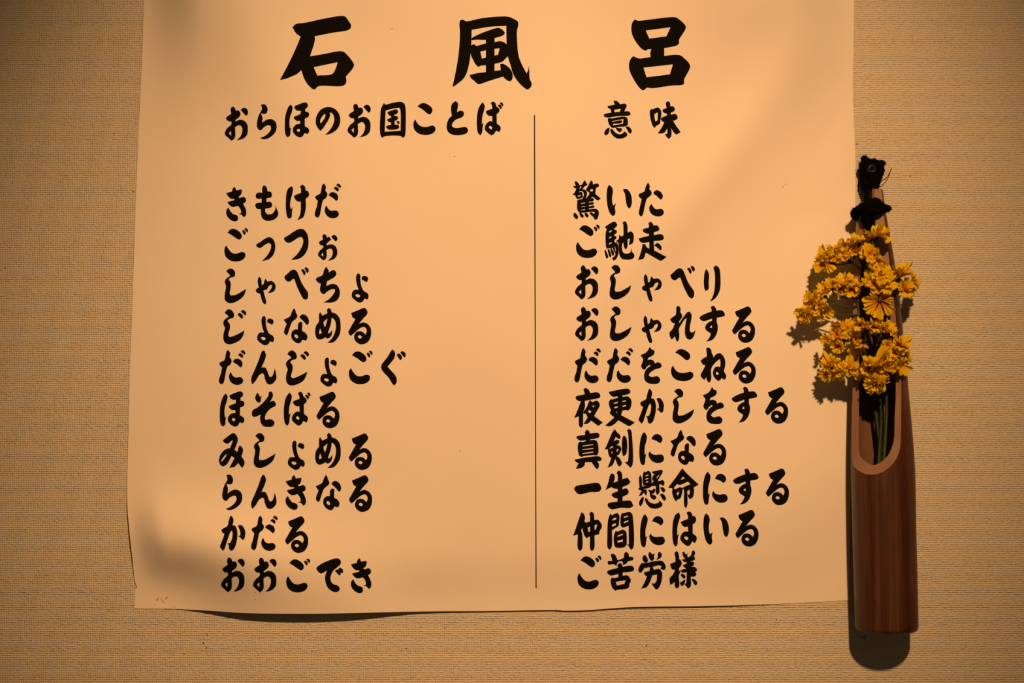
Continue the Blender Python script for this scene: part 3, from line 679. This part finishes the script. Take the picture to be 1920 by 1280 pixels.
TEXT = """
石 @|風 @|呂 @|お @|ら @|ほ @|の @|お 651.9 194.4|国 @|こ @|と @|ば @|意 @|味 @
き @|も @|け @|だ @|驚 @|い @|た @
ご @|っ @|つ @|ぉ @|ご 1080.3 420.7|馳 @|走 @
し @|ゃ @|べ 533.3 500.9|ち @|ょ 659.8 512.7|お 1078.4 497.2|し 1143.5 496.9|ゃ 1203.5 513.7|べ @|り @
じ 418.7 579.7|ょ 482.5 592.7|な @|め @|る 653.1 576.9|お 1078.7 575.2|し 1144 574.7|ゃ 1202.9 591.5|れ @|す @|る 1372.9 574.2
だ 410.6 656|ん @|じ @|ょ @|ご 654.4 656.9|ぐ @|だ 1077.1 652.7|だ 1137.5 652.2|を @|こ 1258.1 654|ね @|る 1374 650.4
ほ 412.1 733.4|そ @|ば 532.1 734|る @|夜 @|更 @|か @|し 1261.5 728.7|を 1317.7 725|す 1371.6 724.7|る 1434.7 725.6
み @|し 476.2 812.1|ょ 540 826.2|め 590.9 811.2|る 654.1 812.2|真 @|剣 @|に @|な 1257.1 805|る 1318.7 804
ら 416.9 889.4|ん 471.2 890|き 535.4 890|な 591.9 889.7|る 654.6 890.6|一 @|生 @|懸 @|命 @|に 1317.9 884|す 1374.1 877.9|る 1436.2 878.1
か 412.5 966|だ 471 966.6|る 534.7 967.5|仲 @|間 @|に 1200.2 963.5|は @|い 1319 962.1|る 1379.1 955.6
お 415 1045|お 474.8 1045.2|ご 536.9 1046.6|で @|き 657.9 1045.8|ご 1083 1041|苦 @|労 @|様 @
"""

def parse_glyphs():
    out, cur = {}, None
    for ln in GLYPHS.strip().split('\n'):
        if ln[0] in '+-~':
            pts = [tuple(float(c) for c in p.split(',')) for p in ln[2:].split()]
            cur['c'].append((ln[0], [(cur['x'] + a / cur['s'], cur['y'] + b / cur['s']) for a, b in pts]))
        else:
            ch, x, y, s = ln.split()
            cur = {'x': float(x), 'y': float(y), 's': float(s), 'c': []}
            out[ch] = cur
    for g in out.values():
        ps = [p for sg, c in g['c'] for p in c if sg == '+']
        g['l'] = min(p[0] for p in ps)
        g['t'] = min(p[1] for p in ps)
    return out

def smooth(pts, thresh=72.0, hole=False):
    """round off a traced contour, keeping its sharp corners"""
    n = len(pts)
    corner = []
    area = sum(pts[i - 1][0] * pts[i][1] - pts[i][0] * pts[i - 1][1] for i in range(n))
    for i in range(n):
        a, b, c = pts[i - 1], pts[i], pts[(i + 1) % n]
        a1 = math.atan2(b[1] - a[1], b[0] - a[0])
        a2 = math.atan2(c[1] - b[1], c[0] - b[0])
        d = abs((a2 - a1 + math.pi) % (2 * math.pi) - math.pi)
        turn = (a2 - a1 + math.pi) % (2 * math.pi) - math.pi
        lim = thresh if (turn * area > 0 or thresh > 100) else 48.0      # concave joints stay crisp
        corner.append(math.degrees(d) > (52.0 if hole and thresh < 100 else lim))
    out = []
    for i in range(n):
        p1, p2 = pts[i], pts[(i + 1) % n]
        p0 = pts[i - 1] if not corner[i] else (2 * p1[0] - p2[0], 2 * p1[1] - p2[1])
        j = (i + 1) % n
        p3 = pts[(j + 1) % n] if not corner[j] else (2 * p2[0] - p1[0], 2 * p2[1] - p1[1])
        L = math.hypot(p2[0] - p1[0], p2[1] - p1[1])
        d0 = max(1e-6, math.hypot(p1[0] - p0[0], p1[1] - p0[1])) ** 0.5
        d1 = max(1e-6, L) ** 0.5
        d2 = max(1e-6, math.hypot(p3[0] - p2[0], p3[1] - p2[1])) ** 0.5
        k = max(1, min(6, int(L / 1.3)))
        for q in range(k):
            t = q / k
            r = []
            for ax in (0, 1):
                m1 = (p2[ax] - p1[ax]) + d1 * ((p1[ax] - p0[ax]) / d0 - (p2[ax] - p0[ax]) / (d0 + d1))
                m2 = (p2[ax] - p1[ax]) + d1 * ((p3[ax] - p2[ax]) / d2 - (p3[ax] - p1[ax]) / (d1 + d2))
                r.append((2*t**3 - 3*t*t + 1) * p1[ax] + (t**3 - 2*t*t + t) * m1 + (-2*t**3 + 3*t*t) * p2[ax] + (t**3 - t*t) * m2)
            out.append(tuple(r))
    return out

def inside(p, poly):
    x, y = p
    r = False
    n = len(poly)
    j = n - 1
    for i in range(n):
        xi, yi = poly[i]
        xj, yj = poly[j]
        if (yi > y) != (yj > y) and x < (xj - xi) * (y - yi) / (yj - yi) + xi:
            r = not r
        j = i
    return r

GL = parse_glyphs()
TRI = {}
def glyph_tris(ch):
    if ch in TRI:
        return TRI[ch]
    cs = [(sg, smooth(c, 135.0 if sg == '~' else 72.0, sg == '-')) for sg, c in GL[ch]['c']]
    vs, es = [], []
    for sg, c in cs:
        k = len(vs)
        vs += [Vector(p) for p in c]
        es += [(k + i, k + (i + 1) % len(c)) for i in range(len(c))]
    x0 = min(v.x for v in vs); x1 = max(v.x for v in vs)
    y0 = min(v.y for v in vs); y1 = max(v.y for v in vs)
    yy = y0 + 4
    while yy < y1:
        xx = x0 + 4
        while xx < x1:
            vs.append(Vector((xx + 0.123, yy + 0.077)))
            xx += 12
        yy += 12
    ov, oe, of, _, _, _ = delaunay_2d_cdt(vs, es, [], 0, 1e-4)
    keep = []
    for f in of:
        c = sum((ov[i] for i in f), Vector((0, 0))) / len(f)
        ink = False
        for sg, poly in cs:
            if inside(c, poly):
                ink = sg == '+'
        if ink:
            keep.append(tuple(f))
    used = sorted({i for f in keep for i in f})
    mp = {a: b for b, a in enumerate(used)}
    TRI[ch] = ([(ov[i].x, ov[i].y) for i in used], [tuple(mp[i] for i in f) for f in keep])
    return TRI[ch]

for row in TEXT.strip().split('\n'):
    for it in row.split('|'):
        q = it.split()
        ch = q[0]
        g = GL[ch]
        l, t = (g['l'], g['t']) if q[1] == '@' else (float(q[1]), float(q[2]))
        vs2, fs2 = glyph_tris(ch)
        k = (1 + 1.86e-5 * (t - 640)) / (1 + 1.86e-5 * (g['t'] - 640))
        vs = []
        for (x, y) in vs2:
            X = l + (x - g['l']) * k
            Y = t + (y - g['t']) * k
            vs.append(at(X, Y, hgt(X, Y) + INK_LIFT))
        link('printed_character', mesh(vs, fs2), INK, poster)

# ------------------------------------------------------------------ bamboo vase
SIL = [(340, 1614, 1652), (356, 1612, 1655), (400, 1606, 1661), (440, 1603, 1668), (500, 1601, 1678), (600, 1599, 1690), (720, 1599, 1701),
       (870, 1597.5, 1713), (1000, 1600, 1716), (1150, 1604, 1720), (1185, 1605, 1720.5)]
TL = [(a, b) for a, b, c in SIL]
TR = [(a, c) for a, b, c in SIL]
# opening in the outer skin, degrees from straight ahead (left negative), by photo height
OPL = [(340, -70), (400, -78), (440, -84), (500, -88), (848, -88), (872, -80), (882.7, -59), (887, -47), (888.2, -40), (888.5, -36)]
OPR = [(340, 50), (400, 43), (440, 36), (520, 34), (600, 36), (720, 36), (780, 29), (826, 24), (848, 18.5), (868.5, 5), (883.8, -15), (887, -25), (888.2, -32), (888.5, -36)]
# opening in the bore: smaller, so the cut face shows all the way round
INL = [(340, -46), (400, -50), (440, -57), (500, -70), (600, -78), (800, -78), (850, -74), (860, -62), (865, -52), (869, -42), (870.2, -37), (870.5, -33)]
INR = [(340, -8), (400, -4), (440, 2), (520, 18), (600, 29), (720, 30), (781, 19.6), (822, 14.6), (848, 2.5), (860, -9), (865.5, -17), (869, -25), (870.2, -29.5), (870.5, -33)]
def bore_y(y):
    if y <= 780:
        return y
    if y <= 888.5:
        return 780 + (y - 780) * 90.5 / 108.5
    if y <= 960:
        return 870.5 + (y - 888.5) * 89.5 / 71.5
    return y
WT = 9.0   # wall thickness of the cane, pixels

def vase_row(y):
    l, r = smooth_table(TL, y), smooth_table(TR, y)
    rad = 40.0
    for _ in range(4):
        a, b = at(l, y, rad + 1), at(r, y, rad + 1)
        rad = (b.x - a.x) / 2 / S
    c = at((l + r) / 2, y, rad + 1)
    return c, rad

def build_vase():
    ys = [356, 364, 372, 380, 392, 405, 420, 440, 460, 485, 510, 540, 570, 600, 640, 680, 720, 750, 780, 805, 826, 840, 850, 860, 867, 873, 878,
          881.5, 884, 886, 887.2, 887.8, 888.14, 888.35, 888.5, 900, 930, 960, 1000, 1050, 1100, 1150, 1172]
    NT_ = 72
    outer, inner, rimv = [], [], []
    ov, of, iv, inf, rv, rf = [], [], [], [], [], []
    for y in ys:
        for (vv, yy, tl, tr, shut, end, isin) in ((ov, y, OPL, OPR, 888.5, -36, 0), (iv, bore_y(y), INL, INR, 870.5, -33, 1)):
            c, rad = vase_row(yy)
            opened = yy < shut - 1e-6
            a0 = math.radians(smooth_table(tr, yy) if opened else end)
            a1 = math.radians((smooth_table(tl, yy) if opened else end) + 360)
            wt = min(WT, rad * 0.30)
            for i in range(NT_ + 1):
                a = a0 + (a1 - a0) * i / NT_
                rr = rad - wt if isin else rad * (1 + 0.012 * math.sin(2 * a + yy / 180.0))
                # the cut at the top: the left prong and the back are shorter than the right prong
                dz = 0
                if y < 420:
                    dz = -(420 - y) / 64.0 * 21 * S * sstep(-0.1, -0.4, math.sin(a)) 
                    dz -= (420 - y) / 64.0 * 2.5 * S * abs(math.sin(a - 0.4)) ** 3
                    if math.cos(a) < 0:
                        dz -= (420 - y) / 64.0 * 20 * S * (-math.cos(a))
                vv.append(Vector((c.x + rr * S * math.sin(a), c.y - rr * S * math.cos(a), c.z + dz)))
    n = NT_ + 1
    R = len(ys)
    for j in range(R - 1):
        for i in range(NT_):
            k = j * n + i
            of.append((k, k + 1, k + n + 1, k + n))
            inf.append((k, k + n, k + n + 1, k + 1))
    # rounded foot
    cB, rB = vase_row(1172)
    base = (R - 1) * n
    prev = [base + i for i in range(n)]
    a0 = math.radians(-36)
    for (fr, dy) in ((0.995, 3), (0.975, 6), (0.94, 8.5), (0.88, 10), (0.5, 10.3), (0.02, 10.3)):
        ring = []
        for i in range(n):
            a = a0 + 2 * math.pi * i / NT_
            ov.append(Vector((cB.x + rB * fr * S * math.sin(a), cB.y - rB * fr * S * math.cos(a), cB.z - dy * S)))
            ring.append(len(ov) - 1)
        for i in range(NT_):
            of.append((prev[i], prev[i + 1], ring[i + 1], ring[i]))
        prev = ring
    # inner floor (the node of the cane)
    fl = len(iv)
    iv.append(sum(iv[-n:], Vector((0, 0, 0))) / n)
    for i in range(NT_):
        inf.append((fl - n + i, fl - n + i + 1, fl))
    # cut faces: both long edges and the top
    open_rows = [j for j, y in enumerate(ys) if y <= 888.5]
    rr_ = []
    for i in (0, NT_):
        for j in open_rows[:-1]:
            k = j * n + i
            q = len(rv)
            rv += [ov[k], ov[k + n], iv[k + n], iv[k]]
            rf.append((q, q + 1, q + 2, q + 3))
    for i in range(NT_):
        q = len(rv)
        rv += [ov[i], ov[i + 1], iv[i + 1], iv[i]]
        rf.append((q, q + 1, q + 2, q + 3))
    return (ov, of), (iv, inf), (rv, rf)

def merged(vs, fs, smooth_=True, dist=2e-6):
    me = mesh(vs, fs, smooth_)
    bm = bmesh.new(); bm.from_mesh(me)
    bmesh.ops.remove_doubles(bm, verts=bm.verts, dist=dist)
    bmesh.ops.recalc_face_normals(bm, faces=bm.faces)
    bm.to_mesh(me); bm.free()
    return me

vase = thing('bamboo_vase', 'dark brown bamboo hanging vase with a long open front, on the wall beside the poster', 'vase', vase_row(1185)[0])
O, I, Rm = build_vase()
vt = link('tube', merged(*O), BAMBOO, vase)
vi = link('inner_wall', merged(*I), BAMBOO_IN, vase)
vr = link('cut_rim', merged(*Rm, smooth_=True), RIM, vase)
vr['label'] = 'pale cut edge around the opening'

# ------------------------------------------------------------------ tubes
def tube(pts, radii, seg=8, caps=True, wob=0.0, seed=0):
    rnd = random.Random(seed)
    # resample with catmull-rom
    P, Rr = [], []
    n = len(pts)
    for i in range(n - 1):
        p0 = pts[max(0, i - 1)]; p1 = pts[i]; p2 = pts[i + 1]; p3 = pts[min(n - 1, i + 2)]
        for q in range(5):
            t = q / 5
            P.append(0.5 * ((2 * p1) + (p2 - p0) * t + (2 * p0 - 5 * p1 + 4 * p2 - p3) * t * t + (3 * p1 - p0 - 3 * p2 + p3) * t ** 3))
            Rr.append(radii[i] + (radii[i + 1] - radii[i]) * t)
    P.append(pts[-1]); Rr.append(radii[-1])
    vs, fs = [], []
    nrm = None
    for i, p in enumerate(P):
        tg = (P[min(i + 1, len(P) - 1)] - P[max(i - 1, 0)])
        if tg.length < 1e-9:
            tg = Vector((0, 0, 1))
        tg.normalize()
        if nrm is None:
            nrm = tg.orthogonal().normalized()
        nrm = (nrm - tg * nrm.dot(tg)).normalized()
        bn = tg.cross(nrm)
        for k in range(seg):
            a = 2 * math.pi * k / seg
            rr = Rr[i] * (1 + wob * rnd.uniform(-1, 1))
            vs.append(p + (nrm * math.cos(a) + bn * math.sin(a)) * rr)
        if i:
            b = (i - 1) * seg
            for k in range(seg):
                fs.append((b + k, b + (k + 1) % seg, b + seg + (k + 1) % seg, b + seg + k))
    if caps:
        for (b, s, tip) in ((0, 1, P[0] + (P[0] - P[1]).normalized() * Rr[0] * 0.6), ((len(P) - 1) * seg, -1, P[-1] + (P[-1] - P[-2]).normalized() * Rr[-1] * 0.6)):
            vs.append(tip)
            c = len(vs) - 1
            for k in range(seg):
                fs.append((b + (k + 1) % seg, b + k, c) if s == 1 else (b + k, b + (k + 1) % seg, c))
    return vs, fs

def join(parts):
    V, Fc = [], []
    for v, f in parts:
        k = len(V)
        V += v
        Fc += [tuple(i + k for i in q) for q in f]
    return V, Fc

# ------------------------------------------------------------------ yellow flowers
random.seed(21)
def petal_mesh(seed, daisy=False):
    rnd = random.Random(seed)
    vs, fs, reach = [], [], []
    nu, nv = 6, 19
    layers = [(rnd.choice((5, 5, 6)), 1.0, rnd.uniform(0.30, 0.75), 0.0)]
    if daisy:
        layers = [(8, 1.0, 0.30, 0.0)]
    else:
        layers.append((4, rnd.uniform(0.72, 0.90), rnd.uniform(0.75, 1.25), 0.5))
        layers.append((3, rnd.uniform(0.40, 0.52), rnd.uniform(1.0, 1.4), 0.2))
    for (np_, size, cup, offs) in layers:
        for p in range(np_):
            base = 2 * math.pi * (p + offs + rnd.uniform(-0.16, 0.16)) / np_
            half = math.pi / np_ * (rnd.uniform(0.95, 1.05) if daisy else rnd.uniform(0.95, 1.40))
            ln = size * rnd.uniform(0.80, 1.15)
            tilt = rnd.uniform(-0.5, 0.4) * (0.4 if daisy else 1)
            fold = rnd.uniform(-0.45, 0.55) * (0.3 if daisy else 1)
            twist = rnd.uniform(-0.5, 0.5) * (0.2 if daisy else 1)
            curl = rnd.uniform(0.0, 0.55) * (0.3 if daisy else 1)
            ph = rnd.uniform(0, 6)
            ph2 = rnd.uniform(0, 6)
            off = len(vs)
            kf = rnd.choice((2, 2.5, 3))
            for i in range(nu + 1):
                t = i / nu
                for j in range(nv):
                    s = -1 + 2 * j / (nv - 1)
                    w = half * (0.50 + 0.50 * math.sin(math.pi * min(1, t * 0.72 + 0.12)))
                    if daisy:
                        w = half * (0.42 + 0.58 * t ** 0.5)
                    a = base + s * w
                    notch = 0.09 * (0.5 + 0.5 * math.sin(kf * s * 2.6 + ph)) + 0.05 * (0.5 + 0.5 * math.cos(s * 17 + ph2))
                    edge = 1 - 0.15 * s ** 6 - 0.03 * s * s - notch * t * t
                    r = 0.06 + (ln * edge - 0.06) * t
                    r *= 1 - curl * 0.25 * t * t
                    z = (cup + tilt) * t ** 0.85 * 0.75 - curl * 0.5 * t ** 3
                    z += fold * abs(s) * t * 0.55 + twist * s * t * 0.45
                    z += 0.105 * math.sin(kf * s * 3.2 + ph + t * 2) * t + 0.03 * math.sin(s * 13 + ph2) * t * t + 0.022 * rnd.uniform(-1, 1) * t
                    vs.append((r * math.cos(a), r * math.sin(a), z * size))
                    reach.append(t)
            for i in range(nu):
                for j in range(nv - 1):
                    k = off + i * nv + j
                    fs.append((k, k + 1, k + nv + 1, k + nv))
    me = mesh(vs, fs)
    at_ = me.attributes.new('reach', 'FLOAT', 'POINT')
    at_.data.foreach_set('value', reach)
    me.materials.append(PETAL)
    return me
PM = [petal_mesh(s) for s in range(40, 54)]
DAISY = petal_mesh(7, True)
v, f = tube([Vector((0, 0, -1.0)), Vector((0, 0, -0.55)), Vector((0, 0, -0.2)), Vector((0, 0, -0.02))], [0.06, 0.15, 0.20, 0.10], 6)
CALYX = mesh(v, f); CALYX.materials.append(STEM)

v, f = tube([Vector((0, 0, -0.9)), Vector((0, 0, -0.3)), Vector((0, 0, 0.02)), Vector((0, 0, 0.10))], [0.05, 0.12, 0.15, 0.13], 9)
DAISY_EYE = mesh(v, f); DAISY_EYE.materials.append(STEM)

def axis_rot(d, spin):
    z = Vector(d).normalized()
    return z.to_track_quat('Z', 'Y').to_matrix().to_4x4() @ Matrix.Rotation(spin, 4, 'Z')

# sprays: root path in photo pixels (x, y, depth), then branches each ending in florets (x, y, depth, radius, direction right/up/out)
SPRAYS = [
 ('topmost spray of yellow papery flowers, arching left just under the black cord',
  [(1650,905,50),(1650,780,60),(1643,680,68),(1634,590,72),(1625,510,76)],
  [((1600,492,84),[(1545,476,96,20,-.6,.5,.6),(1543,494,100,20,-.6,-.25,.7),(1562,480,102,18,-.2,.1,1),(1568,461,92,20,-.35,.8,.35),(1578,474,100,17,-.1,.2,1)]),
   ((1608,478,84),[(1590,455,92,21,-.15,.9,.4),(1612,447,90,21,-.05,.9,.4),(1602,468,98,18,.05,.35,.9)]),
   ((1638,470,84),[(1636,440,88,22,0,.85,.45),(1652,436,86,20,.5,.75,.35),(1632,474,98,19,-.1,.2,1),(1649,480,94,17,.55,.25,.8),(1643,494,98,17,.1,-.35,.9)])]),
 ('left-hand spray of yellow papery flowers reaching over the edge of the poster in two tiers',
  [(1658,905,44),(1640,760,62),(1622,660,74),(1611,590,80),(1606,556,84)],
  [((1572,552,92),[(1600,526,98,21,.15,.6,.7),(1578,528,98,20,-.1,.75,.55),(1597,543,104,17,.3,-.1,.9),(1561,534,102,19,-.2,.4,.9),(1576,541,106,17,0,-.2,1)]),
   ((1566,568,92),[(1541,543,98,20,-.3,.75,.5),(1521,556,102,20,-.7,.4,.5),(1531,572,106,20,-.35,0,.9),(1545,584,102,19,.3,-.55,.75),(1518,569,104,17,-.6,.1,.8)]),
   ((1548,584,92),[(1506,588,102,20,-.7,-.2,.6),(1514,593,106,16,-.1,-.6,.8)]),
   ((1598,638,90),[(1571,606,92,16,-.2,.85,.45),(1589,611,100,20,0,.35,.9),(1564,626,98,20,-.45,.3,.8),(1547,636,96,14,-.85,.05,.5),(1571,650,100,16,-.3,-.45,.8),(1604,634,102,17,.3,-.3,.9)]),
   ((1602,650,84),[(1606,652,90,26,.05,-.75,.55)])]),
 ('right-hand spray of yellow papery flowers, one open like a daisy, spreading over the wallpaper',
  [(1654,905,60),(1662,780,70),(1660,700,82),(1657,620,88),(1656,570,90)],
  [((1664,545,96),[(1653,508,98,21,-.05,.6,.8),(1639,529,104,23,-.3,.2,.9),(1624,524,98,16,-.8,.3,.5),(1662,528,108,21,.1,.2,1)]),
   ((1680,540,94),[(1687,512,92,27,.25,.85,.25),(1698,537,104,19,.4,.1,.9),(1716,527,100,20,.85,.3,.35),(1714,543,98,17,.75,-.35,.6)]),
   ((1654,580,104),[(1652,564,112,29.5,-.05,-.2,2.2)]),
   ((1640,612,92),[(1626,606,88,27,-.05,.85,.35),(1648,610,90,23,.15,.75,.5),(1667,617,98,20,.5,.45,.7)])]),
 ('lowest spray of yellow papery flowers, just above the open front of the bamboo vase',
  [(1644,905,52),(1652,800,72),(1650,750,84),(1646,712,90)],
  [((1590,702,88),[(1553,680,88,21,-.4,.7,.5),(1549,700,94,18,-.7,-.15,.6),(1571,703,98,17,-.25,-.5,.8),(1588,684,100,21,-.1,.35,.9),(1574,690,100,16,-.3,0,1)]),
   ((1622,700,94),[(1612,696,100,17,-.1,-.2,1),(1641,678,104,26,0,.6,.7),(1628,690,106,18,-.4,.1,.9)]),
   ((1668,684,92),[(1692,641,92,24,.35,.7,.5),(1703,657,98,22,.8,.1,.5),(1684,654,104,19,.1,.2,1),(1661,646,94,14,-.4,.1,.8),(1672,668,102,17,-.1,.5,.9),(1690,686,104,21,.35,-.4,.8),(1667,688,106,19,.1,.1,1)]),
   ((1650,712,98),[(1650,706,108,18,.1,.1,1),(1640,724,104,18,-.3,-.5,.8),(1659,718,104,16,.6,-.35,.7),(1630,712,102,14,-.6,-.1,.8)])]),
]
nflo = 0
for (lab, root, branches) in SPRAYS:
    RP = [at(p[0], p[1], p[2] if i_ == 0 else 40 + (p[2] - 60) * 0.5) for i_, p in enumerate(root)]
    sp_ = thing('flower_spray', lab, 'flowers', RP[0], 'yellow flower sprays in the bamboo vase')
    parts = [tube(RP, [3.6 * S * (1 - 0.35 * i / (len(RP) - 1)) for i in range(len(RP))], 7)]
    for (bp, flos) in branches:
        bpt = at(bp[0], bp[1], 48 + (bp[2] - 76) * 0.5 + 26 * sstep(1610, 1650, bp[0]))
        start = min(RP[1:] + [RP[-1].lerp(RP[-2], 0.5)], key=lambda q: (q - bpt).length + (0.02 if q.z > bpt.z else 0))
        mid = start.lerp(bpt, 0.55) + Vector((0, -0.001, -0.002))
        parts.append(tube([start, mid, bpt], [1.9 * S, 1.6 * S, 1.5 * S], 6))
        for (x, y, h, r, dx, dz, dy) in flos:
            h = 58 + (h - 76) * 0.5 + 30 * sstep(1595, 1640, x) * (1 - 0.8 * sstep(1694, 1704, x))
            d = Vector((dx + random.uniform(-.2, .2), -dy * (0.65 if r != 29.5 else 1), dz + random.uniform(-.15, .25))).normalized()
            c = at(x, y, h)
            R_ = r * S * random.uniform(0.98, 1.14)
            basep = c - d * R_ * 0.45
            m2 = bpt.lerp(basep, 0.5) + Vector((0, 0.0008, -0.0012))
            parts.append(tube([bpt, m2, basep - d * R_ * 0.3, basep], [1.3 * S, 1.2 * S, 1.6 * S, 2.2 * S], 6))
            fo = bpy.data.objects.new('floret', DAISY if r == 29.5 else PM[(nflo * 5 + 3) % len(PM)])
            col.objects.link(fo)
            fo.parent = sp_
            fo.matrix_parent_inverse = Matrix.Translation(-sp_.location)
            fo.matrix_basis = Matrix.Translation(c - d * R_ * 0.35) @ axis_rot(d, random.uniform(0, 6.28)) @ Matrix.Scale(R_, 4)
            cx_ = bpy.data.objects.new('calyx', DAISY_EYE if r == 29.5 else CALYX)
            col.objects.link(cx_)
            cx_.parent = fo
            nflo += 1
    V, Fc = join(parts)
    link('stem', mesh(V, Fc), STEM, sp_)

# ------------------------------------------------------------------ screw
scr = thing('screw', 'dark round-headed screw in the wall holding the black cord above the bamboo vase', 'screw', at(1634, 317, 0))
hc = at(1634, 317, 25)
def lathe(profile, c, seg=24):
    vs, fs = [], []
    for (r, h) in profile:
        for k in range(seg):
            a = 2 * math.pi * k / seg
            vs.append(Vector((c.x + r * S * math.cos(a), -h * S, c.z + r * S * math.sin(a))))
    for j in range(len(profile) - 1):
        for k in range(seg):
            a, b = j * seg + k, j * seg + (k + 1) % seg
            fs.append((a, b, b + seg, a + seg))
    fs.append(tuple(range((len(profile) - 1) * seg, len(profile) * seg)))
    return vs, fs
link('shank', mesh(*lathe([(3.4, 1), (3.4, 25)], hc, 12)), SCREWM, scr)
link('head', mesh(*lathe([(3.4, 24), (9.6, 24.5), (9.6, 26.5), (8.8, 28.6), (7, 30.2), (4.5, 31.3), (4.2, 30.0), (0.5, 29.6)], hc)), SCREWM, scr)
def slot(dx, dz):
    a = Vector((hc.x, -31.5 * S, hc.z)); e = 4.2 * S; w = 1.0 * S
    hx, hz = (e, w) if dx else (w, e)
    vs = [a + Vector((sx * hx, y, sz * hz)) for y in (0, 1.6 * S) for sx, sz in ((-1, -1), (1, -1), (1, 1), (-1, 1))]
    return vs, [(0, 1, 2, 3), (7, 6, 5, 4), (0, 4, 5, 1), (1, 5, 6, 2), (2, 6, 7, 3), (3, 7, 4, 0)]
link('cross_slot', mesh(*join([slot(1, 0), slot(0, 1)]), False), CORDM, scr)

# ------------------------------------------------------------------ black cord
cord = thing('cord', 'fuzzy black wool cord knotted round the screw and the top of the bamboo vase', 'cord', at(1634, 340, 8))
def P(*a):
    return [at(*q) for q in a]
def T(pts, radii, seed):
    return tube(P(*pts), [r * S for r in radii], 10, True, 0.17, seed)
strands = [
 ('loose_end', [T([(1619, 294, 16), (1622, 300, 18), (1627, 308, 20), (1632, 318, 18)], [5, 7.5, 8, 7], 1)], None),
 ('loose_end', [T([(1658, 305, 18), (1650, 308, 20), (1642, 309, 20), (1636, 314, 18)], [5, 7.5, 7.5, 7], 2)], None),
 ('knot', [T([(1634, 304, 17), (1621, 308, 17), (1618, 318, 18), (1624, 329, 18), (1636, 332, 18), (1648, 328, 18), (1651, 317, 18), (1645, 308, 17), (1634, 303, 17)], [7.5] * 9, 3),
           T([(1618, 306, 20), (1616, 312, 22), (1620, 322, 20)], [5, 6, 5], 4),
           T([(1625, 326, 18), (1634, 334, 21), (1640, 345, 20), (1632, 350, 18), (1624, 343, 18)], [7, 8, 7, 6, 6], 5)], None),
 ('strand', [T([(1620, 324, 17), (1618, 338, 18), (1620, 350, 20), (1625, 362, 26), (1625, 378, 36), (1627, 396, 46)], [6, 6.5, 5.5, 4, 4.5, 6], 6)], None),
 ('strand', [T([(1646, 326, 18), (1642, 340, 22), (1640, 354, 28), (1642, 366, 24), (1640, 384, 34), (1634, 400, 44)], [8, 8, 7.5, 6.5, 7, 7], 7)], None),
 ('wrap', [T([(1612, 412, 30), (1601, 404, 34), (1604, 396, 52), (1618, 389, 62), (1636, 385, 66), (1652, 388, 58), (1664, 392, 36)], [5, 6, 7, 8, 8.5, 8, 6], 8),
           T([(1609, 398, 48), (1620, 396, 60), (1634, 396, 66), (1648, 394, 62), (1658, 392, 48)], [6, 8, 9, 8, 6], 9),
           T([(1616, 386, 52), (1628, 381, 62), (1640, 376, 64), (1650, 382, 58), (1656, 388, 48)], [5, 6, 6, 6, 5], 10),
           T([(1664, 390, 36), (1655, 392, 14), (1634, 394, 6), (1612, 396, 12), (1602, 402, 34)], [5, 4.2, 4, 4.2, 5], 11)], None),
 ('knot', [T([(1622, 392, 60), (1624, 408, 58), (1627, 420, 52), (1630, 432, 46)], [8, 9.5, 9, 7], 12),
           T([(1630, 396, 62), (1632, 410, 58), (1633, 424, 50)], [7, 8, 7], 13)], None),
 ('loose_end', [T([(1656, 391, 46), (1664, 391, 44), (1669, 390, 42)], [6, 6.5, 4.5], 14)], None),
]
allpts = []
for name, parts, lab in strands:
    V, Fc = join(parts)
    link(name, mesh(V, Fc), CORDM, cord)
    allpts += [(V[q[0]], (V[q[0]] - V[q[2]])) for q in Fc if len(q) == 4]
# fuzz: short fine fibres standing off the wool
rnd = random.Random(9)
V, Fc = [], []
for _ in range(3800):
    p, t = rnd.choice(allpts)
    d = Vector((rnd.gauss(0, 1), rnd.gauss(-0.2, 0.7), rnd.gauss(0, 1))).normalized()
    L = rnd.uniform(2.0, 6.5) * S * (2.2 if rnd.random() < 0.05 else 1)
    sd = d.orthogonal().normalized() * 0.2 * S
    bend = Vector((rnd.gauss(0, 1), rnd.gauss(0, 1), rnd.gauss(0, 1))) * L * 0.25
    k = len(V)
    a, b, c = p, p + d * L * 0.5 + bend, p + d * L
    if min(a.y, b.y, c.y) > -0.0006:
        continue
    V += [a - sd, a + sd, b - sd, b + sd, c]
    Fc += [(k, k + 1, k + 3, k + 2), (k + 2, k + 3, k + 4)]
fz = link('wool_fuzz', mesh(V, Fc), CORDM, cord)
fz['kind'] = 'stuff'
V, Fc = tube(P((1642, 341, 18), (1650, 340, 18), (1660, 335, 16), (1667, 326, 14), (1672, 315, 12)), [0.7 * S] * 5, 5)
link('stray_thread', mesh(V, Fc), CORDM, cord)
